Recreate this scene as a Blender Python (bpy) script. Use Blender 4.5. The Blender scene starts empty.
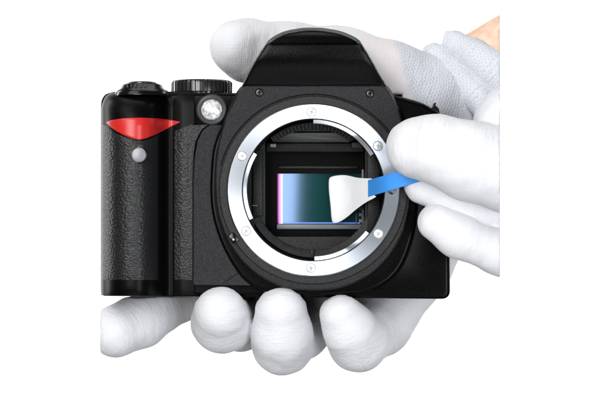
import bpy, bmesh, math, random
import numpy as np
from mathutils import Vector, Matrix
PI = math.pi
S = 0.00036            # metres per design unit (one unit = one photo pixel at the camera body's front plane)
D = 1750.0             # distance of the lens in units
sc = bpy.context.scene
COL = sc.collection

# ------------------------------------------------------------------ camera, world, lights
cam = bpy.data.cameras.new('camera'); co = bpy.data.objects.new('camera', cam); COL.objects.link(co)
co.location = (0, -D*S, 0); co.rotation_euler = (math.radians(90), 0, 0)
cam.lens = 105; cam.sensor_width = 36; cam.clip_start = 0.01; cam.clip_end = 50
sc.camera = co
sc.view_settings.view_transform = 'Standard'; sc.view_settings.look = 'None'
sc.view_settings.exposure = 0; sc.view_settings.gamma = 1
w = bpy.data.worlds.new('World'); sc.world = w; w.use_nodes = True
w.node_tree.nodes['Background'].inputs[0].default_value = (1, 1, 1, 1)
w.node_tree.nodes['Background'].inputs[1].default_value = 0.07
sc.cycles.max_bounces = 8
sc.cycles.use_denoising = True

def area(name, loc, target, sx, sy, power, col=(1, 1, 1)):
    l = bpy.data.lights.new(name, 'AREA'); l.shape = 'RECTANGLE'; l.size = sx; l.size_y = sy
    l.energy = power; l.color = col
    o = bpy.data.objects.new(name, l); COL.objects.link(o); o.location = loc
    o.rotation_euler = (Vector(target)-Vector(loc)).to_track_quat('-Z', 'Y').to_euler()
    return o
area('key_softbox', (-0.235, -0.64, 0.13), (0, 0, 0), 0.30, 0.46, 3.9)
area('top_left_softbox', (-0.40, -0.45, 0.55), (0, 0, 0), 0.45, 0.45, 2.0)
area('side_softbox', (0.30, -0.64, -0.12), (0, 0, 0), 0.24, 0.44, 3.0, (0.92, 0.96, 1))
area('top_softbox', (0.0, 0.05, 0.60), (0, 0.0, 0), 0.6, 0.4, 1.5)
area('low_softbox', (0.0, -0.45, -0.60), (0, 0, -0.04), 0.7, 0.3, 0.9)
area('backdrop_lamp_left', (-0.75, 0.45, 0.2), (-0.1, 1.1, 0), 0.3, 0.8, 15)
area('backdrop_lamp_right', (0.75, 0.45, 0.2), (0.1, 1.1, 0), 0.3, 0.8, 15)

# ------------------------------------------------------------------ helpers
def W3(v):
    v = np.asarray(v, float).reshape(-1, 3)
    return np.stack([(v[:, 0]-300)*S, v[:, 2]*S, (200-v[:, 1])*S], 1)
def at(x, y, d):
    """photo pixel (x, y) at depth d -> design coordinates"""
    k = (D+d)/D
    return (300+(x-300)*k, 200+(y-200)*k, d)
def finish(o, parent):
    COL.objects.link(o)
    if parent is not None:
        o.parent = parent
        if parent.type == 'EMPTY': o.matrix_parent_inverse = Matrix.Translation(-parent.location)
    return o
def mk(name, verts, faces, mat, parent=None, smooth=True, angle=35, recalc=True, bevel=0, segs=2):
    me = bpy.data.meshes.new(name)
    me.from_pydata(W3(verts).tolist(), [], [list(map(int, f)) for f in faces])
    if recalc or bevel:
        bm = bmesh.new(); bm.from_mesh(me)
        if recalc: bmesh.ops.recalc_face_normals(bm, faces=bm.faces)
        if bevel:
            es = [e for e in bm.edges if len(e.link_faces) == 2 and e.calc_face_angle(0) > math.radians(40)]
            bmesh.ops.bevel(bm, geom=es, offset=bevel*S, segments=segs, profile=0.5, affect='EDGES', clamp_overlap=True)
        bm.to_mesh(me); bm.free()
    if smooth:
        me.polygons.foreach_set('use_smooth', [True]*len(me.polygons))
        me.set_sharp_from_angle(angle=math.radians(angle))
    me.materials.append(mat); me.update()
    return finish(bpy.data.objects.new(name, me), parent)
def thing(name, label, cat, loc, group=None):
    o = bpy.data.objects.new(name, None); o.empty_display_size = 0.01
    o.location = W3([loc])[0].tolist(); COL.objects.link(o)
    o['label'] = label; o['category'] = cat
    if group: o['group'] = group
    return o
def spline(pts, n, closed=True):
    """Catmull-Rom resample of 2D/3D points"""
    P = np.asarray(pts, float); m = len(P); out = []
    segs = m if closed else m-1
    per = max(1, n//segs)
    for i in range(segs):
        if closed: a, b, c, e = P[(i-1) % m], P[i], P[(i+1) % m], P[(i+2) % m]
        else: a, b, c, e = P[max(i-1, 0)], P[i], P[min(i+1, m-1)], P[min(i+2, m-1)]
        for j in range(per):
            t = j/per
            out.append(0.5*((2*b)+(-a+c)*t+(2*a-5*b+4*c-e)*t*t+(-a+3*b-3*c+e)*t**3))
    if not closed: out.append(P[-1])
    return np.array(out)
def fillet(pts, step=3.0):
    """polygon of (x, y, radius): corners rounded, sides finely sampled"""
    m = len(pts); out = []
    for i in range(m):
        p = np.array(pts[i][:2], float); r = pts[i][2]
        a = np.array(pts[i-1][:2], float)-p; b = np.array(pts[(i+1) % m][:2], float)-p
        la, lb = np.linalg.norm(a), np.linalg.norm(b); a /= la; b /= lb
        th = math.acos(np.clip(a@b, -1, 1)); t = min(r/math.tan(th/2), la*.49, lb*.49)
        A, B = p+a*t, p+b*t; n = max(2, int((PI-th)/0.2)+1)
        for k in range(n+1):
            u = k/n; out.append((1-u)**2*A+2*u*(1-u)*p+u*u*B)
    res = []
    for i in range(len(out)):
        a, b = out[i], out[(i+1) % len(out)]; L = np.linalg.norm(b-a)
        if L < 1e-6: continue
        n = max(1, int(L/step))
        res += [a+(b-a)*k/n for k in range(n)]
    return np.array(res)
def offset(o, r):
    """move a closed outline outwards by r"""
    o = np.asarray(o, float)
    t = np.roll(o, -1, 0)-np.roll(o, 1, 0); t /= np.linalg.norm(t, axis=1)[:, None]+1e-9
    n = np.stack([t[:, 1], -t[:, 0]], 1)
    area2 = np.sum(o[:, 0]*np.roll(o[:, 1], -1)-np.roll(o[:, 0], -1)*o[:, 1])
    return o+n*(r if area2 > 0 else -r)
def loft(rings, cap0=True, cap1=True, closed=True):
    n = len(rings[0]); V = np.concatenate([np.asarray(r, float) for r in rings]); F = []
    for k in range(len(rings)-1):
        for i in range(n if closed else n-1):
            j = (i+1) % n
            F.append((k*n+i, k*n+j, (k+1)*n+j, (k+1)*n+i))
    if cap0: F.append(list(range(n))[::-1])
    if cap1: F.append([(len(rings)-1)*n+i for i in range(n)])
    return V, F
def ring3(o, d): return np.column_stack([o, np.full(len(o), float(d))])
def slab(outline, d0, d1, r=2.0, back=0.0, steps=4, hole=None, sup=0.8):
    """outline extruded from front d0 to back d1 with a rounded front (and back) edge; back = flare at d1"""
    rings = [ring3(offset(outline, -r-sup), d0)]
    for i in range(steps+1):
        a = i/steps*PI/2
        rings.append(ring3(offset(outline, -r*(1-math.sin(a))), d0+r*(1-math.cos(a))))
    if back == 0:
        for i in range(steps+1):
            a = i/steps*PI/2
            rings.append(ring3(offset(outline, -r*(1-math.cos(a))), d1-r*(1-math.sin(a))))
    else: rings.append(ring3(offset(outline, back), d1))
    if hole is None: return loft(rings)
    hx, hy, hr, hd, closed = hole                 # round opening through the front face down to depth hd
    f = rings[0]; an = np.arctan2(f[:, 1]-hy, f[:, 0]-hx)
    circ = lambda d: np.column_stack([hx+hr*np.cos(an), hy+hr*np.sin(an), np.full(len(an), float(d))])
    rings = [circ(hd), circ(d0+0.3), np.column_stack([hx+(hr+.5)*np.cos(an), hy+(hr+.5)*np.sin(an), np.full(len(an), float(d0))])]+rings
    return loft(rings, closed, closed)
def lathe(prof, cx, cy, n=64, a0=0.0, a1=2*PI, closed_prof=False):
    """profile of (radius, depth) turned about the viewing axis through (cx, cy)"""
    full = abs(a1-a0-2*PI) < 1e-6; m = n if full else n+1
    V = []; F = []; p = len(prof)
    for i in range(m):
        a = a0+(a1-a0)*i/n
        for r, d in prof: V.append((cx+r*math.cos(a), cy-r*math.sin(a), d))
    for i in range(n):
        j = (i+1) % m
        for k in range(p if closed_prof else p-1):
            l = (k+1) % p
            F.append((i*p+k, j*p+k, j*p+l, i*p+l))
    if not full and closed_prof: F += [list(range(p)), [(m-1)*p+k for k in range(p)][::-1]]
    return V, F
def lathe_v(prof, cx, cd, n=64, mod=None):
    """profile of (radius, y) turned about a vertical axis through (x=cx, depth=cd)"""
    V = []; F = []; p = len(prof)
    for i in range(n):
        a = 2*PI*i/n
        for k, (r, y) in enumerate(prof):
            rr = r*(mod(i, k) if mod else 1)
            V.append((cx+rr*math.cos(a), y, cd+rr*math.sin(a)))
    for i in range(n):
        j = (i+1) % n
        for k in range(p-1): F.append((i*p+k, j*p+k, j*p+k+1, i*p+k+1))
    return V, F
def box(x0, x1, y0, y1, d0, d1):
    V = [(x, y, d) for x in (x0, x1) for y in (y0, y1) for d in (d0, d1)]
    return V, [(0, 1, 3, 2), (4, 6, 7, 5), (0, 4, 5, 1), (2, 3, 7, 6), (0, 2, 6, 4), (1, 5, 7, 3)]
def join(*parts):
    V = []; F = []
    for v, f in parts:
        b = len(V); V += [tuple(p) for p in v]; F += [[i+b for i in g] for g in f]
    return V, F

# ------------------------------------------------------------------ materials
def mat(name, col, rough=0.5, metal=0.0, spec=0.5, **kw):
    m = bpy.data.materials.new(name); m.use_nodes = True
    nt = m.node_tree; b = nt.nodes['Principled BSDF']
    b.inputs['Base Color'].default_value = (*col, 1); b.inputs['Roughness'].default_value = rough
    b.inputs['Metallic'].default_value = metal; b.inputs['Specular IOR Level'].default_value = spec
    for k, v in kw.items(): b.inputs[k.replace('_', ' ')].default_value = v
    return m
def nd(m, t, **kw):
    n = m.node_tree.nodes.new(t)
    for k, v in kw.items(): setattr(n, k, v)
    return n
def lk(m, a, b): m.node_tree.links.new(a, b)
def obj_coords(m, scale=(1, 1, 1)):
    tc = nd(m, 'ShaderNodeTexCoord'); mp = nd(m, 'ShaderNodeMapping')
    mp.inputs['Scale'].default_value = tuple(s/S for s in scale)
    lk(m, tc.outputs['Object'], mp.inputs['Vector']); return mp.outputs['Vector']
def bump(m, height, strength, dist, prev=None):
    b = nd(m, 'ShaderNodeBump'); b.inputs['Strength'].default_value = strength; b.inputs['Distance'].default_value = dist*S
    lk(m, height, b.inputs['Height'])
    if prev is not None: lk(m, prev, b.inputs['Normal'])
    return b.outputs['Normal']
def noise(m, vec, scale, detail=2, rough=0.5):
    n = nd(m, 'ShaderNodeTexNoise'); n.inputs['Scale'].default_value = scale
    n.inputs['Detail'].default_value = detail; n.inputs['Roughness'].default_value = rough
    lk(m, vec, n.inputs['Vector']); return n.outputs['Fac']
def ramp(m, fac, stops):
    r = nd(m, 'ShaderNodeValToRGB'); e = r.color_ramp.elements
    while len(e) < len(stops): e.new(0.5)
    for q, (p, c) in zip(e, stops): q.position = p; q.color = (*c, 1) if len(c) == 3 else c
    lk(m, fac, r.inputs['Fac']); return r.outputs['Color']
def rng(m, fac, a, b, c, d):
    n = nd(m, 'ShaderNodeMapRange'); n.inputs[1].default_value = a; n.inputs[2].default_value = b
    n.inputs[3].default_value = c; n.inputs[4].default_value = d; lk(m, fac, n.inputs[0]); return n.outputs[0]
BS = 'Principled BSDF'

def textured_plastic(name, col, rough, grain, depth, spec=0.5):
    m = mat(name, col, rough, spec=spec); v = obj_coords(m); b = m.node_tree.nodes[BS]
    g = noise(m, v, grain, 2, 0.6)
    lk(m, bump(m, g, 0.9, depth), b.inputs['Normal'])
    sp = noise(m, v, grain*0.8, 1)
    c0 = tuple(c*0.6 for c in col); c1 = tuple(min(1, c*1.7) for c in col)
    lk(m, ramp(m, sp, [(0.35, c0), (0.65, c1)]), b.inputs['Base Color'])
    return m
M_shell = textured_plastic('black_satin_plastic', (0.0015,)*3, 0.22, 0.9, 0.06, 0.09)
M_grip = textured_plastic('black_satin_grip_plastic', (0.0015,)*3, 0.36, 0.9, 0.08, 0.09)
M_gloss = mat('black_gloss_plastic', (0.003,)*3, 0.2, spec=0.35)
M_speckle = textured_plastic('speckled_grey_black_plastic', (0.013, 0.013, 0.015), 0.5, 0.9, 0.8, 0.24)
M_hump = textured_plastic('black_grained_plastic', (0.0018,)*3, 0.25, 0.7, 0.18, 0.11)
M_collar = textured_plastic('dark_collar_plastic', (0.012,)*3, 0.5, 0.8, 0.3, 0.28)
M_inner = textured_plastic('matt_black_interior', (0.003,)*3, 0.6, 0.4, 0.2, 0.2)
M_inner2 = textured_plastic('dark_grey_interior', (0.009,)*3, 0.5, 0.5, 0.2, 0.25)
M_screen = mat('grey_interior_strip', (0.13,)*3, 0.5)
M_void = mat('black_shutter_frame', (0.001,)*3, 0.5, spec=0.06)
M_bar = mat('grey_frame_bar', (0.13, 0.14, 0.15), 0.4)
M_screw_black = mat('black_screw_metal', (0.05,)*3, 0.3, 0.8)
M_groove = mat('dark_groove', (0.03,)*3, 0.6)
M_dotwhite = mat('white_mark_paint', (0.7,)*3, 0.5)

M_leather = mat('black_rubber_leather', (0.009, 0.009, 0.010), 0.40, spec=0.36)
v = obj_coords(M_leather, (0.75, 0.75, 1.15))
nz = nd(M_leather, 'ShaderNodeTexNoise'); nz.inputs['Scale'].default_value = 0.16; lk(M_leather, v, nz.inputs['Vector'])
mx = nd(M_leather, 'ShaderNodeMix', data_type='VECTOR'); mx.inputs[0].default_value = 0.06
sc1 = nd(M_leather, 'ShaderNodeVectorMath', operation='MULTIPLY_ADD'); sc1.inputs[1].default_value = (2.2, 2.2, 2.2)
lk(M_leather, nz.outputs['Color'], sc1.inputs[0]); lk(M_leather, v, sc1.inputs[2])
vo = nd(M_leather, 'ShaderNodeTexVoronoi', feature='SMOOTH_F1'); vo.inputs['Scale'].default_value = 0.52; vo.inputs['Smoothness'].default_value = 0.4
lk(M_leather, sc1.outputs[0], vo.inputs['Vector'])
inv = rng(M_leather, vo.outputs['Distance'], 0.1, 0.75, 1, 0)
n1 = bump(M_leather, inv, 0.6, 0.6)
n2 = bump(M_leather, noise(M_leather, v, 1.3, 2), 0.4, 0.25, n1)
lk(M_leather, n2, M_leather.node_tree.nodes[BS].inputs['Normal'])

M_red = mat('red_glossy_insert', (0.52, 0.016, 0.014), 0.33)
v = obj_coords(M_red); lk(M_red, bump(M_red, noise(M_red, v, 0.8, 2), 0.35, 0.12), M_red.node_tree.nodes[BS].inputs['Normal'])
M_dial = mat('ribbed_dial_plastic', (0.07,)*3, 0.25, 0.8, 0.7)
M_rim = mat('dark_grey_edge_plastic', (0.05,)*3, 0.38)
M_ir = mat('grey_sensor_window', (0.23, 0.23, 0.25), 0.32, 0.1)
# machined lens mount: turned metal, brushed round its own axis
M_ring = mat('turned_steel', (0.70, 0.745, 0.81), 0.34, 1.0, Anisotropic=0.85)
tg = nd(M_ring, 'ShaderNodeTangent', direction_type='RADIAL', axis='Y')
lk(M_ring, tg.outputs['Tangent'], M_ring.node_tree.nodes[BS].inputs['Tangent'])
M_screw = mat('nickel_screw', (0.85, 0.86, 0.88), 0.4, 1.0)
M_screw_rim = mat('screw_recess', (0.25,)*3, 0.5, 0.7)
M_lens = mat('faceted_lamp_lens', (0.80, 0.81, 0.83), 0.12, 0.35, Coat_Weight=1.0)
v = obj_coords(M_lens)
vo = nd(M_lens, 'ShaderNodeTexVoronoi'); vo.inputs['Scale'].default_value = 0.22; lk(M_lens, v, vo.inputs['Vector'])
lk(M_lens, bump(M_lens, vo.outputs['Distance'], 0.6, 2.0), M_lens.node_tree.nodes[BS].inputs['Normal'])
lk(M_lens, ramp(M_lens, noise(M_lens, v, 0.3, 3), [(0.3, (0.35, 0.36, 0.38)), (0.55, (0.9, 0.9, 0.9))]), M_lens.node_tree.nodes[BS].inputs['Base Color'])
# sensor: coated filter glass, dark green silicon under a blue reflecting coat
M_sensor = mat('coated_sensor_glass', (0.0, 0.040, 0.028), 0.06, 0.0, 0.75, Specular_Tint=(0.40, 0.58, 1.0, 1), IOR=1.82)
M_pink = mat('magenta_filter_edge', (0.75, 0.20, 0.62), 0.25, 0.3)
M_blueedge = mat('blue_filter_edge', (0.10, 0.22, 0.75), 0.25, 0.3)
M_paleedge = mat('pale_filter_edge', (0.75, 0.85, 0.95), 0.25, 0.3)
M_blue = mat('blue_swab_plastic', (0.045, 0.27, 0.72), 0.38)
v = obj_coords(M_blue); lk(M_blue, bump(M_blue, noise(M_blue, v, 0.6, 2), 0.25, 0.15), M_blue.node_tree.nodes[BS].inputs['Normal'])
M_swab = mat('white_lint_free_cloth', (0.90, 0.90, 0.91), 0.8, Sheen_Weight=0.2)
v = obj_coords(M_swab); lk(M_swab, bump(M_swab, noise(M_swab, v, 0.9, 3), 0.3, 0.3), M_swab.node_tree.nodes[BS].inputs['Normal'])
M_skin = mat('skin', (0.80, 0.56, 0.42), 0.5, Subsurface_Weight=0.15, Subsurface_Scale=0.004)
v = obj_coords(M_skin); lk(M_skin, bump(M_skin, noise(M_skin, v, 0.7, 4), 0.3, 0.3), M_skin.node_tree.nodes[BS].inputs['Normal'])
lk(M_skin, ramp(M_skin, noise(M_skin, v, 0.12, 5, 0.6), [(0.3, (0.70, 0.44, 0.31)), (0.7, (0.83, 0.60, 0.46))]), M_skin.node_tree.nodes[BS].inputs['Base Color'])
M_back = mat('white_backdrop', (0.85,)*3, 0.9)

def glove_material():
    m = mat('white_knit_glove', (0.82,)*3, 0.75, spec=0.25, Sheen_Weight=0.15)
    b = m.node_tree.nodes[BS]
    a = nd(m, 'ShaderNodeAttribute', attribute_name='knit')      # x: units along the finger, y: units round it, z: 1 = open coarse knit
    z = nd(m, 'ShaderNodeAttribute', attribute_name='tone')      # x: skin showing through, y: fine-rib zone, z: coarse
    sep = nd(m, 'ShaderNodeSeparateXYZ'); lk(m, a.outputs['Vector'], sep.inputs[0])
    sz = nd(m, 'ShaderNodeSeparateXYZ'); lk(m, z.outputs['Vector'], sz.inputs[0])
    v = obj_coords(m)
    wob = noise(m, v, 0.06, 2)
    def math_(op, x, y=None, c=None):
        n = nd(m, 'ShaderNodeMath', operation=op)
        for i, q in enumerate((x, y, c)):
            if q is None: continue
            if isinstance(q, (int, float)): n.inputs[i].default_value = q
            else: lk(m, q, n.inputs[i])
        return n.outputs[0]
    al = math_('ADD', math_('MULTIPLY_ADD', wob, 7.0, sep.outputs[0]), math_('MULTIPLY', noise(m, v, 0.22, 2), 2.6))
    ar = math_('MULTIPLY_ADD', wob, 4.0, sep.outputs[1])
    def wave(x, period): return math_('MULTIPLY_ADD', math_('SINE', math_('MULTIPLY', x, 2*PI/period)), 0.5, 0.5)
    fa = math_('MULTIPLY_ADD', wob, 2.5, sep.outputs[0]); fr = math_('MULTIPLY_ADD', wob, 2.5, sep.outputs[1])
    rows = wave(fa, 2.1); cols = wave(fr, 2.2)
    fine = math_('MULTIPLY_ADD', cols, 0.7, rows)
    # coarse knit: staggered loops
    cr = wave(al, 3.0)
    sh = math_('MULTIPLY', math_('FLOOR', math_('DIVIDE', al, 3.0)), 2.3)
    cc = wave(math_('ADD', ar, sh), 4.6)
    coarse = math_('MULTIPLY', cr, cc)
    co_z = sz.outputs[2]
    patch = rng(m, noise(m, v, 0.035, 2), 0.35, 0.6, 0.35, 1.0)
    nf = nd(m, 'ShaderNodeMath', operation='MULTIPLY'); lk(m, fine, nf.inputs[0]); lk(m, math_('MULTIPLY', patch, sz.outputs[1]), nf.inputs[1])
    n1 = bump(m, nf.outputs[0], 0.38, 0.34)
    n2 = bump(m, math_('MULTIPLY', math_('SUBTRACT', 1.0, coarse), co_z), 0.5, 0.8, n1)
    n3 = bump(m, noise(m, v, 0.09, 3, 0.5), 0.2, 3.0, n2)
    cmb = nd(m, 'ShaderNodeCombineXYZ'); lk(m, math_('MULTIPLY', sep.outputs[0], 0.16), cmb.inputs[0]); lk(m, math_('MULTIPLY', sep.outputs[1], 0.035), cmb.inputs[1])
    crs = noise(m, cmb.outputs[0], 1.0, 3, 0.6)
    ridge = math_('ABSOLUTE', math_('SUBTRACT', crs, 0.5))
    n3 = bump(m, ridge, 0.35, 4.0, n3)
    n4 = bump(m, noise(m, v, 1.1, 2), 0.3, 0.25, n3)
    lk(m, n4, b.inputs['Normal'])
    # colours of the yarn itself
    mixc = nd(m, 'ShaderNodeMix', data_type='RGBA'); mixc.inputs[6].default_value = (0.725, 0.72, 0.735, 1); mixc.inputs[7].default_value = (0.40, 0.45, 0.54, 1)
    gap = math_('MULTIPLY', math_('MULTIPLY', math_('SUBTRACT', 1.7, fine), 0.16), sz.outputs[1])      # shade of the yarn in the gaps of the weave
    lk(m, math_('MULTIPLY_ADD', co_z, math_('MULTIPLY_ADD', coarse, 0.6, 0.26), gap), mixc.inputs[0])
    mixp = nd(m, 'ShaderNodeMix', data_type='RGBA'); mixp.inputs[7].default_value = (0.80, 0.60, 0.56, 1)
    lk(m, mixc.outputs[2], mixp.inputs[6]); lk(m, math_('MULTIPLY', sz.outputs[0], math_('MULTIPLY_ADD', fine, -0.5, 0.85)), mixp.inputs[0])
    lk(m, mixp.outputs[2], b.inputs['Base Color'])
    return m
M_glove = glove_material()

# ------------------------------------------------------------------ setting: the white studio backdrop
bx, by, bd = 2600, 2200, 3100
V, F = box(300-bx, 300+bx, 200-by, 200+by, bd, bd+20)
o = mk('backdrop', V, F, M_back, smooth=False); o['kind'] = 'structure'; o['label'] = 'plain white studio backdrop behind the hands and camera body'

# ------------------------------------------------------------------ the camera body
CAM = thing('camera_body', 'black digital camera body without lens, red triangle on its grip, held in white gloves', 'camera', (275, 297, 30))
def U(x, y, d): return at(x, y, d)
# shell
CX, CY = 313.4, 190.0; KF = (D-26)/D; cx = 300+(CX-300)*KF; cy = 200+(CY-200)*KF
poly = fillet([(101, 296, 5), (101, 92, 14), (237, 93, 4), (243, 90, 8), (385, 90, 8), (396, 96, 14), (421, 103, 20), (441, 114, 14), (449, 140, 25), (450, 299, 9), (300, 297.5, 40), (180, 296.5, 40)])
V, F = slab(poly, -6, 112, r=4.0, hole=(cx, cy, 75, 60, True))
mk('body_shell', V, F, M_shell, CAM, angle=50)
# grip loft (section in x / depth, scaled down towards the top)
SEC = np.array([(101.2, -3), (101.4, -12), (103, -24), (107, -35), (113, -43.5), (121, -49), (130, -51.5), (139, -51), (147, -46.5), (153.5, -38), (158.5, -27),
                (162.5, -16), (166.5, -9), (171, -6.8), (176, -8.5), (182, -10.5), (188, -11), (194, -11)], float)
SEC = spline(SEC, 17*4, closed=False)
def grip_scale(y): return np.interp(y, [91, 92, 94, 98, 105, 115, 125, 288, 292, 296], [0.30, 0.42, 0.58, 0.76, 0.90, 0.97, 1, 1, 0.985, 0.95])
def grip_inset(y): return np.interp(y, [91, 93, 96, 100, 107], [13, 8.5, 4.5, 2, 0])
def section(y):
    s = grip_scale(y); off = grip_inset(y); r = []
    for x, d in SEC:
        dd = d*s; xx = x+off*max(0, 1-(x-101)/60)
        r.append(U(xx, y, dd))
    return r
def surf(x, y, proud=0.0):
    """front of the grip at photo column x, row y"""
    d = np.interp(x, SEC[:, 0], SEC[:, 1])*grip_scale(y)-proud
    return U(x+grip_inset(y)*max(0, 1-(x-101)/60), y, d)
rows = [91.5, 92.5, 94, 96, 99, 103, 108, 114, 120, 128]+list(np.linspace(140, 285, 12))+[289, 292, 294.5, 295.5]
rings = []
for y in rows:
    r = section(y); a = r[0]; b = r[-1]
    rings.append(r+[(b[0], b[1], 6), (a[0]+4, a[1], 6)])
V, F = loft(rings)
mk('grip', V, F, M_grip, CAM, angle=50)
def patch(name, x0, x1, top, bot, proud, thick, material, nx=70, ny=60, parent=CAM):
    xs = np.linspace(x0, x1, nx); V = []; F = []
    for lay in (proud, proud-thick):
        for x in xs:
            t, b_ = top(x), bot(x)
            for j in range(ny):
                # edges of the front layer are rolled over a little
                e = min(1.0, min(j, ny-1-j)/1.5) if lay == proud else 1
                y = t+(b_-t)*j/(ny-1)
                V.append(surf(x, y, lay*(0.4+0.6*e) if lay == proud else lay))
    n = nx*ny
    for i in range(nx-1):
        for j in range(ny-1):
            a = i*ny+j
            F.append((a, a+1, a+ny+1, a+ny)); F.append((n+a, n+a+ny, n+a+ny+1, n+a+1))
    per = [i*ny for i in range(nx)]+[(nx-1)*ny+j for j in range(1, ny)]+[i*ny+ny-1 for i in range(nx-2, -1, -1)]+[j for j in range(ny-2, 0, -1)]
    for q in range(len(per)):
        a, b_ = per[q], per[(q+1) % len(per)]
        F.append((a, b_, n+b_, n+a))
    return mk(name, V, F, material, parent, angle=50)
tb = lambda x: float(np.interp(x, [106, 110, 116, 124, 132, 139, 146, 155, 166, 174, 180], [122.6, 126.5, 131, 135.3, 138.3, 139.8, 138.4, 134.8, 129.3, 125.2, 122.2]))
tt = lambda x: float(np.interp(x, [106, 112, 122, 140, 158, 172, 180], [122.0, 120, 118.4, 117.6, 118.4, 120, 121.6]))
patch('red_triangle', 106, 180, tt, tb, 0.9, 2.4, M_red, 60, 24)
lt = lambda x: float(np.interp(x, [101, 105, 108, 116, 124, 132, 139, 146, 155, 166, 174, 181, 190, 194], [124, 125.5, 128, 133, 137, 140, 141.5, 140.2, 136.5, 131, 127, 124, 124, 126]))
patch('grip_leather', 101.6, 157.8, lt, lambda x: 280.0, 1.0, 3.0, M_leather, 70, 60)
patch('grip_leather', 174.5, 192.2, lambda x: 131-7*(x-174.5)/17.7, lambda x: 280.0, 0.8, 3.0, M_leather, 30, 60)
p = surf(139, 155)
V, F = lathe([(0, -3.2), (4, -3.1), (6.3, -2.6), (7.2, -1.6), (7.4, 4)], 0, 0, 40)
V = [(p[0]+a, p[1]+b, p[2]+d) for a, b, d in V]; mk('receiver_window', V, F, M_ir, CAM)
V, F = lathe([(7.4, 3), (7.5, -1.4), (8.6, -1.2), (8.8, 3)], 0, 0, 40)
V = [(p[0]+a, p[1]+b, p[2]+d) for a, b, d in V]; mk('receiver_window_rim', V, F, M_gloss, CAM)
# front plate between grip and mount
fp = fillet([(211, 125, 3), (203, 131, 10), (198, 142, 10), (195.3, 158, 10), (194.3, 185, 10), (194.2, 284.6, 2.5), (258, 285, 3), (262, 270, 8), (250, 200, 8), (236, 125.5, 4)], 1.5)
V, F = slab(fp, -11.5, -3, r=0.6, steps=3, sup=0.1); mk('front_plate', V, F, M_speckle, CAM, angle=50)
# faint raised step running diagonally on the plate's lower corner
V, F = loft([[(222, 282, -11.4), (223.2, 283.6, -11.4), (223, 283, -12.3)], [(243, 268.5, -11.4), (244, 270, -11.4), (243.8, 269.4, -12.3)]])
mk('plate_ridge', V, F, M_speckle, CAM)
V, F = slab(fillet([(188, 126, 2), (211, 124.3, 2), (202, 130.5, 8), (196.5, 142, 10), (194, 158, 10), (193.2, 185, 4), (188, 190, 2)], 1.5), -12, -6, r=0.5, steps=3, sup=0.1)
mk('side_leather', V, F, M_leather, CAM, angle=50)
# smooth black skirt round the housing
sk = spline([(243, 97), (235, 106), (226, 120), (219, 133), (213.5, 150), (211.5, 170), (210.8, 192), (212.5, 212), (217, 230), (224, 248), (234, 266), (246, 281), (264, 291), (290, 293), (313, 294), (345, 293),
             (375, 288), (398, 270), (411, 240), (416, 210), (417, 185), (414, 150), (406, 125), (398, 108), (386, 97), (360, 93), (315, 93), (270, 93)], 28*6)
V, F = slab(sk, -14.5, -5.1, r=3.2, back=1.0, hole=(cx, cy, 75.5, -7, False)); mk('housing_skirt', V, F, M_shell, CAM, angle=50)
# mount housing
ho = spline([(252, 87), (246, 87.6), (241.5, 91.5), (236, 101), (229, 115), (223.3, 132), (219.2, 150), (217, 170), (217, 190), (219, 210), (224, 228), (232.5, 246), (245, 262), (262, 276),
             (285, 286), (313, 289), (341, 286), (365, 276), (382, 262), (394, 246), (402, 230), (407, 210), (409, 190), (409, 170), (407, 150), (403, 133), (398.5, 117), (393, 103), (387.5, 92), (383, 88), (377, 87), (358, 87), (336, 87), (314, 87), (292, 87), (270, 87)], 36*6)
V, F = slab(ho, -22, -5.2, r=1.6, back=3.5, hole=(cx, cy, 75, -7, False)); mk('mount_housing', V, F, M_speckle, CAM, angle=50)
# prism / flash hump
ys = np.array([28.8, 29.3, 30.2, 31.6, 33.5, 36, 39, 42.6, 43.3, 44.0, 45]+list(np.arange(46.5, 86, 1.8))+[86.2, 88, 96])
yy = [28.8, 30, 33, 37, 42, 52, 62, 73, 86, 98]
xL = lambda y: np.interp(y, yy, [303, 291, 280.5, 273, 267, 260.3, 254, 248, 241.5, 236])
xR = lambda y: np.interp(y, yy, [321, 334, 345.5, 354.5, 361, 367.3, 373, 379, 387, 392])
_py = np.arange(44.0, 100.0); _pf = np.convolve(np.interp(np.arange(34.0, 110.0), [34, 48, 56, 63, 70, 78, 86, 90, 110], [-36, -34.8, -34.2, -32, -28.4, -23.6, -18.6, -18, -18]), np.ones(9)/9, 'same')[10:66]
Yf = lambda y: float(np.interp(y, [28.8, 30, 33, 37, 42.6, 43.3, 44.0, 45], [-16, -23, -28.5, -31.5, -33.5, -31.8, -32, -35.2])) if y <= 45 else float(np.interp(y, _py, _pf))
rings = []
for y in ys:
    a, b, f = xL(y), xR(y), Yf(y); w_ = b-a; r = min(4.5, w_*0.2); ring = []
    n = 26
    ring.append((a+1, y, 44))
    for i in range(5):
        t = i/4*PI/2; ring.append((a+r*(1-math.cos(t)), y, f+r*(1-math.sin(t))*1.3))
    for i in range(1, n): ring.append((a+r+(w_-2*r)*i/n, y, f-1.2*math.sin(PI*i/n)))
    for i in range(5):
        t = (1-i/4)*PI/2; ring.append((b-r*(1-math.cos(t)), y, f+r*(1-math.sin(t))*1.3))
    ring.append((b-1, y, 44))
    rings.append([U(*q) for q in ring])
V, F = loft(rings); mk('flash_housing', V, F, M_hump, CAM, angle=28)
ty = [46, 42, 38, 35, 32.4, 30.6, 29.6]
path = [(xL(y)+1.0, y+0.6) for y in ty]+[(302, 29.2), (312, 28.9), (322, 29.2)]+[(xR(y)-1.0, y+0.6) for y in ty[::-1]]
path = spline(path, 17*5, closed=False); rings = []
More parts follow.
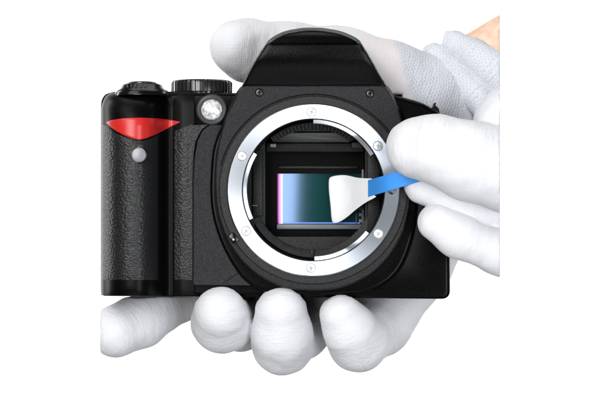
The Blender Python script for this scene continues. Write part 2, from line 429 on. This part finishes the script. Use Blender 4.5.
for i, (x, y) in enumerate(path):
    t = path[min(i+1, len(path)-1)]-path[max(i-1, 0)]; t /= np.linalg.norm(t); nx_, ny_ = t[1], -t[0]
    rr = 2.3*min(1, 0.25+min(i, len(path)-1-i)/8)
    rings.append([U(x+nx_*rr*(math.cos(q)-.35), y+ny_*rr*(math.cos(q)-.35), Yf(min(y+3, 42))+4.5-2.2*rr*math.sin(q)) for q in np.linspace(0, 2*PI, 14, endpoint=False)])
V, F = loft(rings); mk('flash_lid_rim_highlight', V, F, M_rim, CAM, angle=50)  # added tube; its lighter grey stands in for top light on the rounded edge

# collar and mount ring: slightly smaller than their picture because they stand forward
V, F = lathe([(84*KF, -18), (84*KF, -23.2), (93.6*KF, -23.2), (94.8*KF, -22.0), (97*KF, -6)], cx, cy, 128); mk('mount_collar', V, F, M_collar, CAM)
V, F = lathe([(95.4*KF, -21.6), (95.6*KF, -22.45), (96.5*KF, -22.45), (96.7*KF, -21.6)], cx, cy, 128, a0=math.radians(20), a1=math.radians(165), closed_prof=True)
mk('collar_groove', V, F, M_void, CAM)
R1, R0 = 86.5*KF, 71.2*KF
# ring object has its own origin on its axis so that the brushing runs round it
def on_axis(o):
    c = Vector(W3([(cx, cy, 0)])[0].tolist()); o.data.transform(Matrix.Translation(-c)); o.location = c; return o
V, F = lathe([(R0, -20), (R0, -26.8), (R0+0.5, -27.3), (R1-1.0, -27.3), (R1, -26.3), (R1, -20)], cx, cy, 160)
RING = on_axis(mk('lens_mount', V, F, M_ring, CAM, angle=40))
RINGINV = Matrix.Translation(-RING.location)
def sub(o, parent_obj):
    return o
def mkr(name, V, F, m, **k):
    o = mk(name, V, F, m, RING, **k); o.matrix_parent_inverse = RINGINV; return o
for a0, a1 in ((148, 205), (31, 90), (271, 322)):
    V, F = lathe([(66.3*KF, -26.0), (66.8*KF, -26.5), (R0-0.9, -26.5), (R0-0.7, -23.6), (66.3*KF, -23.6)], cx, cy, 40, math.radians(a0), math.radians(a1), True)
    o = on_axis(mkr('bayonet_tab', V, F, M_ring))
SCR = [(311.5, 112), (242, 156), (246, 231), (311, 268), (378.3, 233.7), (378, 146), (392, 190.5)]
for i, (x, y) in enumerate(SCR):
    x, y, _ = at(x, y, -27)
    V1 = lathe([(4.3, -27.2), (4.35, -27.7), (4.9, -27.7), (5.0, -27.2)], x, y, 32)
    V0 = lathe([(0, -27.95), (3.2, -27.95), (4.0, -27.7), (4.2, -27.2)], x, y, 32)
    o = mkr('screw', *V0, M_screw if i < 6 else M_screw_black)
    # recess round the head and the cross slot, one dark piece
    an = 0.3+i*0.9
    sl = []
    for q in (an, an+PI/2):
        c, s = math.cos(q), math.sin(q)
        pts = [(-2.6, -.45), (2.6, -.45), (2.6, .45), (-2.6, .45)]
        pr = [(x+a*c-b*s, y+a*s+b*c) for a, b in pts]
        dd = -28.02 if q == an else -28.05
        sl.append(([(u, v_, dd) for u, v_ in pr]+[(u, v_, -27.8) for u, v_ in pr], [(0, 1, 2, 3), (7, 6, 5, 4), (0, 4, 5, 1), (1, 5, 6, 2), (2, 6, 7, 3), (3, 7, 4, 0)]))
    mkr('screw_recess', *join(V1, *sl), M_screw_rim)
# interior
V, F = lathe([(R0-0.2, -25), (R0-0.6, -20), (R0-0.8, 4), (R0-2, 8)], cx, cy, 96); mk('mount_throat', V, F, M_inner, CAM)
def plate_with_window(d, x0, x1, y0, y1, R, n=96):
    """disc of radius R with a rectangular window"""
    V = []; F = []
    for i in range(n):
        a = 2*PI*i/n; c, s = math.cos(a), -math.sin(a)
        V.append((cx+R*c, cy+R*s, d))
        mx_, my_ = (x0+x1)/2, (y0+y1)/2; hx, hy = (x1-x0)/2, (y1-y0)/2
        k = 1/max(abs(c)/hx, abs(s)/hy)
        V.append((mx_+c*k, my_+s*k, d)); V.append((mx_+c*k, my_+s*k, d+3))
    for i in range(n):
        j = (i+1) % n
        F.append((i*3, j*3, j*3+1, i*3+1)); F.append((i*3+1, j*3+1, j*3+2, i*3+2))
    return V, F
V, F = plate_with_window(8, 265, 365.5, 131, 237, R0-1); mk('mirror_box_front', V, F, M_inner2, CAM, angle=20)
# tunnel walls of the mirror box
V, F = join(box(262, 265, 129, 239, 8.5, 52), box(365, 368, 129, 239, 8.5, 52), box(262, 368, 236.5, 239.5, 8.5, 52), box(262, 368, 128, 131, 8.5, 52))
mk('mirror_box', V, F, M_void, CAM, smooth=False, bevel=0.4)
# stepped shoulders and arcs on the front of the box
mk('side_rail', *box(252.5, 262.5, 150, 216, 4.5, 8.2), M_inner2, CAM, bevel=1.0)
mk('side_rail', *box(367.5, 380, 152, 236, 3.5, 8.2), M_inner2, CAM, bevel=1.5)
mk('rail_pin', *box(251.5, 257.5, 205, 206, 3.3, 4.6), M_bar, CAM, bevel=0.2)
V, F = lathe([(60, 8.1), (60, 5.2), (61.0, 4.6), (67.5, 4.0), (68.5, 8.1)], cx, cy, 48, math.radians(206), math.radians(334), True); mk('light_baffle', V, F, M_inner2, CAM)
mk('baffle_rib', *box(310.5, 314.5, 249.5, 258.5, 2.8, 6.5), M_inner2, CAM, bevel=0.5)
# ribbed contact block at the top of the throat
V, F = lathe([(61.5, 5), (61.5, -4), (67.5, -7), (68.5, 5)], cx, cy, 40, math.radians(52), math.radians(128), True); mk('contact_block', V, F, M_inner, CAM)
for k in range(22):
    a = math.radians(55+k*3.35)
    V, F = lathe([(60.8, 3), (60.8, -5.5), (66.5, -8.2), (67.2, 3)], cx, cy, 1, a, a+math.radians(1.7), True)
    mk('contact', V, F, M_inner2, CAM, smooth=False)
# raised mirror and focusing screen seen edge on
mk('mirror', *join(box(266, 364, 143, 151.5, 9, 46)), M_inner, CAM, bevel=0.8)
V, F = loft([[(268, 132.5, 10), (366, 132.5, 10), (361, 139.2, 22), (352, 139.2, 22), (349, 141.5, 24), (273, 141.5, 24)],
             [(268, 131.5, 20), (366, 131.5, 20), (361, 138, 30), (352, 138, 30), (349, 140, 32), (273, 140, 32)]])
mk('focusing_screen', V, F, M_screen, CAM, smooth=False)
mk('mirror_hinge', *box(270, 276, 143.5, 147, 6.5, 9.5), M_bar, CAM, bevel=0.5)
mk('mirror_hinge', *box(352, 362, 142, 148, 6.2, 9.6), M_inner2, CAM, bevel=0.5)
# shutter frame round the sensor
KS = (D+44)/D
def K(x, y, d=44): return at(x, y, d)[:2]
x0, y0 = K(277, 173.5); x1, y1 = K(362, 224)
V, F = join(box(262, x0, 129, 239, 40, 52), box(x1, 368, 129, 239, 40, 52), box(x0, x1, 129, y0, 40, 52), box(x0, x1, y1, 239, 40, 52))
mk('shutter_frame', V, F, M_void, CAM, smooth=False)
mk('frame_bar', *box(x0, x1+1, y1+0.2, y1+5.2, 35, 39.9), M_bar, CAM, bevel=0.6)
mk('frame_bar', *box(x0+2, x1-4, y0-7.5, y0-5, 37, 39.9), M_inner2, CAM, bevel=0.5)
mk('frame_post', *box(x1-0.5, x1+2.0, y0-4, y1, 36, 39.8), M_bar, CAM, bevel=0.4)
mk('frame_post', *box(x1-6.5, x1-5.2, y0+14, y1-0.5, 41.5, 43.5), M_bar, CAM, bevel=0.3)
for k in range(3): mk('frame_clip', *box(x1-3.5, x1+1.6, y1-18+k*6.5, y1-14.6+k*6.5, 34.6, 36.4), M_bar, CAM, bevel=0.3)
# sensor, set a few degrees off square to the lens
TILT = math.radians(-3.88)
def tilt(V, xm):
    return [(xm+(x-xm)*math.cos(TILT), y, d+(x-xm)*math.sin(TILT)) for x, y, d in V]
xm = (x0+x1)/2
V, F = box(x0+3.8, x1, y0, y1, 46, 50); SEN = mk('sensor', tilt(V, xm), F, M_sensor, CAM, smooth=False)
V, F = box(x0+0.2, x0+3.6, y0, y1, 45.6, 50); mk('filter_edge', tilt(V, xm), F, M_pink, SEN, smooth=False)
V, F = box(x0+3.7, x0+5.6, y0+0.5, y1-0.3, 45.2, 45.9); mk('filter_bevel', tilt(V, xm), F, M_paleedge, SEN, smooth=False)
V, F = box(x0+5.8, x1-2, y1-1.6, y1-0.4, 45.2, 45.9); mk('filter_bevel', tilt(V, xm), F, M_blueedge, SEN, smooth=False)

# lamp by the grip
lx, ly, _ = at(211.5, 109.5, -14)
V, F = lathe([(10.6, -8), (10.8, -13.2), (12.2, -14.2), (14.2, -13.4), (15.4, -10), (16, -4)], lx, ly, 48); mk('lamp_bezel', V, F, M_rim, CAM)
V, F = lathe([(0, -16.2), (3, -16), (6, -15.2), (8.5, -14), (10.3, -12.4), (10.9, -9)], lx, ly, 48); mk('assist_lamp', V, F, M_lens, CAM)
# housing screws
for x, y in ((259.2, 92.5), (370, 93.5)):
    x, y, _ = at(x, y, -22)
    V0 = lathe([(0, -22.5), (2.4, -22.7), (3.2, -22.4), (3.4, -21.8)], x, y, 28); V1 = lathe([(3.4, -21.5), (3.5, -22.35), (4.2, -22.3), (4.3, -21.5)], x, y, 28)
    s = mk('screw', *V0, M_screw_black, CAM)
    mk('screw_slot', *join(box(x-2, x+2, y-.4, y+.4, -22.95, -22.6), box(x-.4, x+.4, y-2, y+2, -22.93, -22.6), V1), M_void, s, smooth=False)
# locating tab and white index dot at lower left of the collar
x, y, _ = at(233.5, 238, -24)
c, s = math.cos(0.9), math.sin(0.9)
V, F = box(-5, 5, -3.6, 3.6, -25.5, -20)
V = [(x+a*c-b*s, y+a*s+b*c, d) for a, b, d in V]; LR = mk('lens_release', V, F, M_gloss, CAM, bevel=1.0)
V, F = lathe([(0, -26.0), (1.0, -25.9), (1.1, -25.3)], x, y+1.5, 16); mk('index_dot', V, F, M_dotwhite, LR)
# shutter release on top of the grip
bx_, bd_ = 143.5, -14
V, F = lathe_v([(27.5, 97), (27, 94), (25, 91.5), (21.5, 89.5), (20.0, 86.4), (18.0, 85.0), (0.01, 84.8)], bx_, bd_, 64); PS = mk('power_switch', V, F, M_gloss, CAM)
V, F = lathe_v([(15.0, 86), (14.9, 84), (13, 82.9), (8, 82.4), (0.01, 82.2)], bx_, bd_, 48); mk('shutter_button', V, F, M_dial, CAM)
for q in (-0.62, -0.42, -0.2, 0.05, 0.25):
    V, F = box(bx_+22*math.sin(q)-0.8, bx_+22*math.sin(q)+0.8, 86.3, 90, bd_-22.4*math.cos(q)-0.6, bd_-20*math.cos(q)); mk('switch_ridge', V, F, M_gloss, PS, bevel=0.4)
# mode dial
nt = 38*8
def teeth(i, k):
    if k in (0, 5, 6, 7): return 1.0
    ph = (i % 8)/8
    return 1.0 if ph < 0.55 else 0.93
V, F = lathe_v([(30.2, 94), (30.6, 91.6), (31.2, 90.8), (31.2, 82.2), (30.6, 80.4), (28.8, 79.2), (27, 78.8), (0.01, 78.6)], 200.2, 26, nt, teeth)
mk('mode_dial', V, F, M_dial, CAM, angle=25)
# strap lug
V, F = slab(spline([(396, 97), (412, 99), (426, 104), (436, 110.5), (438, 116), (425, 118), (404, 116)], 7*8), 8, 20, r=1.0, steps=3, sup=0.15); mk('shoulder', V, F, M_gloss, CAM)
V, F = slab(spline([(431, 110), (433.5, 105.5), (434.6, 102.6), (437, 102.2), (436.6, 105), (439.5, 108), (440.5, 113), (437, 115.5), (432, 114)], 9*6), 10, 16, r=0.6, steps=3, sup=0.1); mk('strap_lug', V, F, M_gloss, CAM)

# ------------------------------------------------------------------ swab
SW = thing('cleaning_swab', 'white paddle shaped cleaning swab on a flat blue stick, tip touching the sensor', 'cleaning swab', (372, 188, -5))
_sx = np.arange(300, 460.0); _sy = np.convolve(np.interp(np.arange(280, 480.0), [325, 347, 366, 384, 415, 440], [39, 27, -6, -36.5, -52, -64]), np.ones(17)/17, 'same')[20:180]
def sdep(x): return np.interp(x, _sx, _sy)
tipo = spline([(328.8, 181), (330.5, 177.2), (337, 175.4), (346, 175.2), (357, 177.6), (368, 178.4), (372, 179), (373.5, 187), (374.5, 195.2), (376, 196.4), (373, 198.6), (365, 203), (356, 209.5), (348, 216.5), (340, 221.8), (334.5, 223), (331.8, 220), (330.4, 205), (329, 192)], 19*5)
rings = []
cxy = tipo.mean(0)
for sgn in (0,):
    for s_, h in ((0.0, 1.0), (0.3, 1.0), (0.6, 1.0), (0.9, 1.0), (0.975, 0.8), (1.0, 0.2), (1.0, -.2), (0.975, -0.8), (0.9, -1.0), (0.6, -1.0), (0.3, -1.0), (0.0, -1.0)):
        r = []
        for q in tipo:
            p2 = cxy+(q-cxy)*max(s_, 0.002)
            r.append(at(p2[0], p2[1], sdep(p2[0])-h))
        rings.append(r)
V, F = loft(rings, False, False); mk('swab_tip', V, F, M_swab, SW, angle=60)
def hb(x, up): return np.interp(x, [368, 371, 404, 440], [180.2, 179.3, 169.8, 160]) if up else np.interp(x, [368, 371, 412, 440], [197.2, 196.2, 184, 176])
rings = []
for x in list(np.linspace(368, 386, 10))+list(np.linspace(389, 438, 8)):
    d = sdep(x); a, b = hb(x, True), hb(x, False)
    rings.append([at(x, a+.6, d-1.6), at(x, b-.6, d-1.6), at(x, b, d-1.0), at(x, b, d+1.0), at(x, b-.6, d+1.6), at(x, a+.6, d+1.6), at(x, a, d+1), at(x, a, d-1)])
V, F = loft(rings); mk('stick', V, F, M_blue, SW, angle=25)

# ------------------------------------------------------------------ gloved hands: one continuous surface each, grown from a skeleton
def right_end(P): return (P[..., 0]-300-200*(1+P[..., 2]/D))*0.995      # the hands stop here, as in the photo
def surface_nets(Fv, org, h):
    nx, ny, nz = Fv.shape; neg = Fv < 0
    acc = np.zeros((nx, ny, nz, 3), np.float32); cnt = np.zeros((nx, ny, nz), np.float32)
    quads = []
    for ax in range(3):
        sl0 = [slice(None)]*3; sl1 = [slice(None)]*3; sl0[ax] = slice(0, -1); sl1[ax] = slice(1, None)
        cr = neg[tuple(sl0)] != neg[tuple(sl1)]
        idx = np.argwhere(cr)
        u, v_ = (ax+1) % 3, (ax+2) % 3
        ok = (idx[:, u] > 0) & (idx[:, v_] > 0); idx = idx[ok]
        a = Fv[idx[:, 0], idx[:, 1], idx[:, 2]]; j = idx.copy(); j[:, ax] += 1; b = Fv[j[:, 0], j[:, 1], j[:, 2]]
        t = a/(a-b); pos = idx.astype(np.float32); pos[:, ax] += t
        q = []
        for du, dv in ((0, 0), (-1, 0), (-1, -1), (0, -1)):
            c = idx.copy(); c[:, u] += du; c[:, v_] += dv
            np.add.at(acc, (c[:, 0], c[:, 1], c[:, 2]), pos); np.add.at(cnt, (c[:, 0], c[:, 1], c[:, 2]), 1)
            q.append((c[:, 0]*ny+c[:, 1])*nz+c[:, 2])
        q = np.stack(q, 1); flip = a > 0; q[flip] = q[flip][:, ::-1]; quads.append(q)
    quads = np.concatenate(quads); used, invq = np.unique(quads, return_inverse=True); invq = invq.reshape(-1, 4)
    P = acc.reshape(-1, 3)[used]/cnt.reshape(-1)[used][:, None]
    return P*h+np.asarray(org), invq
def smin(a, b, k):
    h = np.clip(0.5+0.5*(b-a)/k, 0, 1); return b+(a-b)*h-k*h*(1-h)
def cone(P, a, b, ra, rb, sq=1.0):
    a = np.array(a, np.float32); b = np.array(b, np.float32); ba = b-a; L2 = float(ba@ba)+1e-9
    t = np.clip(((P-a)@ba)/L2, 0, 1); q = P-a-t[..., None]*ba
    return np.sqrt((q*q).sum(-1))-(ra+(rb-ra)*t), t
def chain_sdf(P, ch, k):
    d = None
    for (a, ra), (b, rb) in zip(ch[:-1], ch[1:]):
        e, _ = cone(P, a, b, ra, rb); d = e if d is None else smin(d, e, k)
    return d
def knit_coords(P, chains):
    best = np.full(len(P), 1e9); uv = np.zeros((len(P), 3), np.float32)
    for ch in chains:
        run = 0
        for (a, ra), (b, rb) in zip(ch[:-1], ch[1:]):
            a_ = np.array(a); b_ = np.array(b); d, t = cone(P.astype(np.float32), a, b, ra, rb)
            L = np.linalg.norm(b_-a_); ax = (b_-a_)/L; raw = (P-a_)@ax
            ref = -np.array((0.02, 0.01, 1.0)); ref -= ax*(ref@ax); ref /= np.linalg.norm(ref)+1e-9; r2 = np.cross(ax, ref)
            q = P-a_; th = np.arctan2(q@r2, q@ref)
            lat = np.linalg.norm(q-raw[:, None]*ax, axis=1)
            # over the rounded end the rows go on round the cap
            end = raw
            m = d < best; best[m] = d[m]
            uv[m, 0] = (run+end)[m]; uv[m, 1] = (th*(ra+rb)/2)[m]; run += L
    return uv
def hand_mesh(name, sdf, lo, hi, h, chains, tone, material, parent, wrinkle=0.5):
    lo = np.array(lo, float); hi = np.array(hi, float); n = np.ceil((hi-lo)/h).astype(int)+1
    xs = [np.arange(n[i])*h+lo[i] for i in range(3)]
    Fv = np.empty(n, np.float32)
    for i0 in range(0, n[0], 24):
        P = np.stack(np.meshgrid(xs[0][i0:i0+24], xs[1], xs[2], indexing='ij'), -1).astype(np.float32)
        Fv[i0:i0+24] = sdf(P)
    V, Q = surface_nets(Fv, lo, h)
    o = mk(name, V, Q, material, parent, angle=65, recalc=False)
    me = o.data
    if sum((Vector(p.normal).dot(Vector(p.center)-Vector(W3([V.mean(0)])[0].tolist())) > 0) for p in list(me.polygons)[::200]) < len(me.polygons)/400: me.flip_normals()
    nv = len(me.vertices); nrm = np.empty(nv*3, np.float32); me.vertices.foreach_get('normal', nrm); nrm = nrm.reshape(-1, 3)
    co_ = np.empty(nv*3, np.float32); me.vertices.foreach_get('co', co_); co_ = co_.reshape(-1, 3)
    uv = knit_coords(V, chains)
    # low folds of the cloth
    w1 = np.sin(V[:, 0]*.16+1.7*np.sin(V[:, 1]*.11+V[:, 2]*.07))*np.sin(V[:, 1]*.13-V[:, 2]*.09+1.3*np.sin(V[:, 0]*.05))
    w2 = np.sin(uv[:, 0]*.55+1.2*np.sin(uv[:, 1]*.12))*np.clip(np.sin(V[:, 0]*.07+V[:, 1]*.05), 0, 1)
    edge = np.clip(-right_end(V)/5-0.4, 0, 1)
    co_ += nrm*((0.45*w1+0.14*w2)*wrinkle*S*edge)[:, None]
    me.vertices.foreach_set('co', co_.ravel())
    at_ = me.attributes.new('knit', 'FLOAT_VECTOR', 'POINT'); at_.data.foreach_set('vector', uv.astype(np.float32).ravel())
    at2 = me.attributes.new('tone', 'FLOAT_VECTOR', 'POINT'); at2.data.foreach_set('vector', tone(V).astype(np.float32).ravel())
    me.update(); return o
def C(*pts): return [(at(x, y, d), r) for x, y, d, r in pts]
def sstep(x, a, b): t = np.clip((x-a)/(b-a), 0, 1); return t*t*(3-2*t)

# hand that holds the camera body from behind
H1 = thing('gloved_hand', 'white gloved hand holding the camera body from behind, fingertips curled under it, bare wrist', 'hand', (420, 110, 100))
f1 = C((221, 312, -2, 27), (222, 322, 20, 30), (240, 322, 75, 29), (285, 290, 130, 34))
f2 = C((281, 311, -4, 26), (282, 334, 8, 29.5), (283, 344, 25, 30), (300, 330, 80, 30), (335, 295, 135, 36))
f3 = C((341, 315, -4, 21.5), (350, 330, 4, 26), (358, 342, 20, 29), (378, 325, 80, 32), (390, 285, 135, 40))
f4 = C((116, 331, 30, 27), (140, 321, 50, 27), (178, 297, 92, 26), (240, 262, 150, 32))
palm = C((250, 255, 155, 30), (330, 260, 160, 45), (400, 250, 150, 52), (415, 190, 150, 52), (418, 130, 130, 48))
heel = C((381, 316, 95, 32), (410, 267, 115, 41), (440, 214, 120, 40))
th = C((235, 46, 60, 26.5), (247, 50, 76, 31), (290, 60, 94, 38.5), (340, 73, 101, 47.5), (385, 91, 103, 52), (425, 106, 105, 52))
arm = C((405, 110, 105, 54), (440, 96, 112, 42), (470, 96, 118, 34))
def sdf1(P):
    fs = [chain_sdf(P, c, 8) for c in (f1, f2, f3, f4)]
    d = fs[0]
    for f in fs[1:]: d = smin(d, f, 2.0)
    d = smin(d, chain_sdf(P, palm, 16), 14)
    d = smin(d, chain_sdf(P, heel, 12), 18)
    t = chain_sdf(P, th, 12)
    d = smin(d, t, 14); d = smin(d, chain_sdf(P, arm, 12), 10)
    # the camera body keeps its room
    for bx0, bx1, by0, by1, bd1 in ((97, 405, 91, 300, 112), (404, 452, 126, 300, 112)):
        q = np.maximum(np.maximum(np.abs(P[..., 0]-(bx0+bx1)/2)-(bx1-bx0)/2, np.abs(P[..., 1]-(by0+by1)/2)-(by1-by0)/2), np.abs(P[..., 2]-(bd1-8)/2)-(bd1+8)/2)
        d = np.maximum(d, -q)
    d = np.maximum(d, right_end(P))
    return np.maximum(d, 300-199.6*(1+P[..., 2]/D)-P[..., 0])
def tone1(V):
    x, y, d = V.T; k = D/(D+d); x = 300+(x-300)*k; y = 200+(y-200)*k
    up = sstep(-y, -200, -150)
    coarse = up*sstep(x-0.3*(y-45), 391, 400)
    pink = up*sstep(x-0.3*(y-45), 350, 378)*(1-sstep(x-0.3*(y-45), 391, 400))*0.6
    fine = np.ones_like(x)*0.8
    fine = np.where(up > 0.5, 0.75-0.55*coarse, fine)
    return np.stack([pink, fine, coarse], 1)
kf = [[((x0_, y0_, d0_), r0_), ((x1_, y1_, d0_), r0_)] for x0_, y0_, x1_, y1_, d0_, r0_ in ((221, 300, 222, 345, 5, 29), (281, 300, 283, 370, 0, 29), (338, 302, 364, 366, 0, 27))]
hand_mesh('glove', sdf1, (90, -4, -40), (520, 400, 220), 1.8, kf+[f4, palm, heel, C((150, 50, 88, 28), (300, 62, 88, 38), (430, 106, 100, 52)), arm], tone1, M_glove, H1, 0.8)
# rolled cuff folds and the wrist
c1 = C((428, 50, 125, 6), (434, 53, 104, 9.5), (452, 70, 84, 12), (476, 96, 72, 14), (508, 134, 74, 15))
c2 = C((448, 36, 125, 6), (455, 43, 100, 12), (474, 55, 82, 16), (496, 72, 74, 20), (525, 96, 74, 24))
c3 = C((460, 60, 108, 18), (484, 82, 99, 22), (510, 106, 94, 26))
def sdf2(P):
    d = smin(chain_sdf(P, c1, 6), chain_sdf(P, c2, 6), 3); d = smin(d, chain_sdf(P, c3, 6), 4)
    return np.maximum(d, right_end(P))
def tone2(V):
    z = np.zeros(len(V)); return np.stack([z, z+0.6, z+0.75], 1)
hand_mesh('cuff', sdf2, (400, -4, 30), (520, 180, 160), 1.5, [c1, c2], tone2, M_glove, H1, 0.4)
wr = C((455, 82, 120, 38), (540, 36, 115, 42))
def sdf3(P): return np.maximum(chain_sdf(P, wr, 4), right_end(P))
hand_mesh('wrist', sdf3, (400, -30, 40), (520, 160, 170), 2.0, [wr], tone2, M_skin, H1, 0.2)

# hand that holds the swab
H2 = thing('gloved_hand', 'white gloved hand coming from the right and pinching the blue swab stick', 'hand', (495, 180, -60))
g1 = C((416, 148, -72, 29), (436, 149, -78, 32), (470, 161, -80, 37), (520, 174, -80, 42))
g2 = C((424, 184, -36, 20), (448, 192, -36, 21.5), (480, 203, -34, 24), (530, 220, -30, 28))
g3 = C((436.5, 222, -50, 18.5), (458, 236, -50, 20.5), (500, 252.5, -46, 21.5), (540, 267, -42, 23))
g4 = C((515, 126, -50, 41), (540, 160, -60, 50))
def sdf4(P):
    d = smin(chain_sdf(P, g2, 8), chain_sdf(P, g3, 8), 2.0)
    d = smin(d, chain_sdf(P, g1, 8), 2.0); d = smin(d, chain_sdf(P, g4, 8), 5)
    return np.maximum(d, right_end(P))
def tone3(V):
    x = V[:, 0]; z = np.zeros(len(V)); return np.stack([z, 0.25+0.7*sstep(x, 466, 472), z], 1)
hand_mesh('glove', sdf4, (375, 70, -130), (512, 300, 20), 1.5, [g1, g2, g3, g4], tone3, M_glove, H2, 0.8)
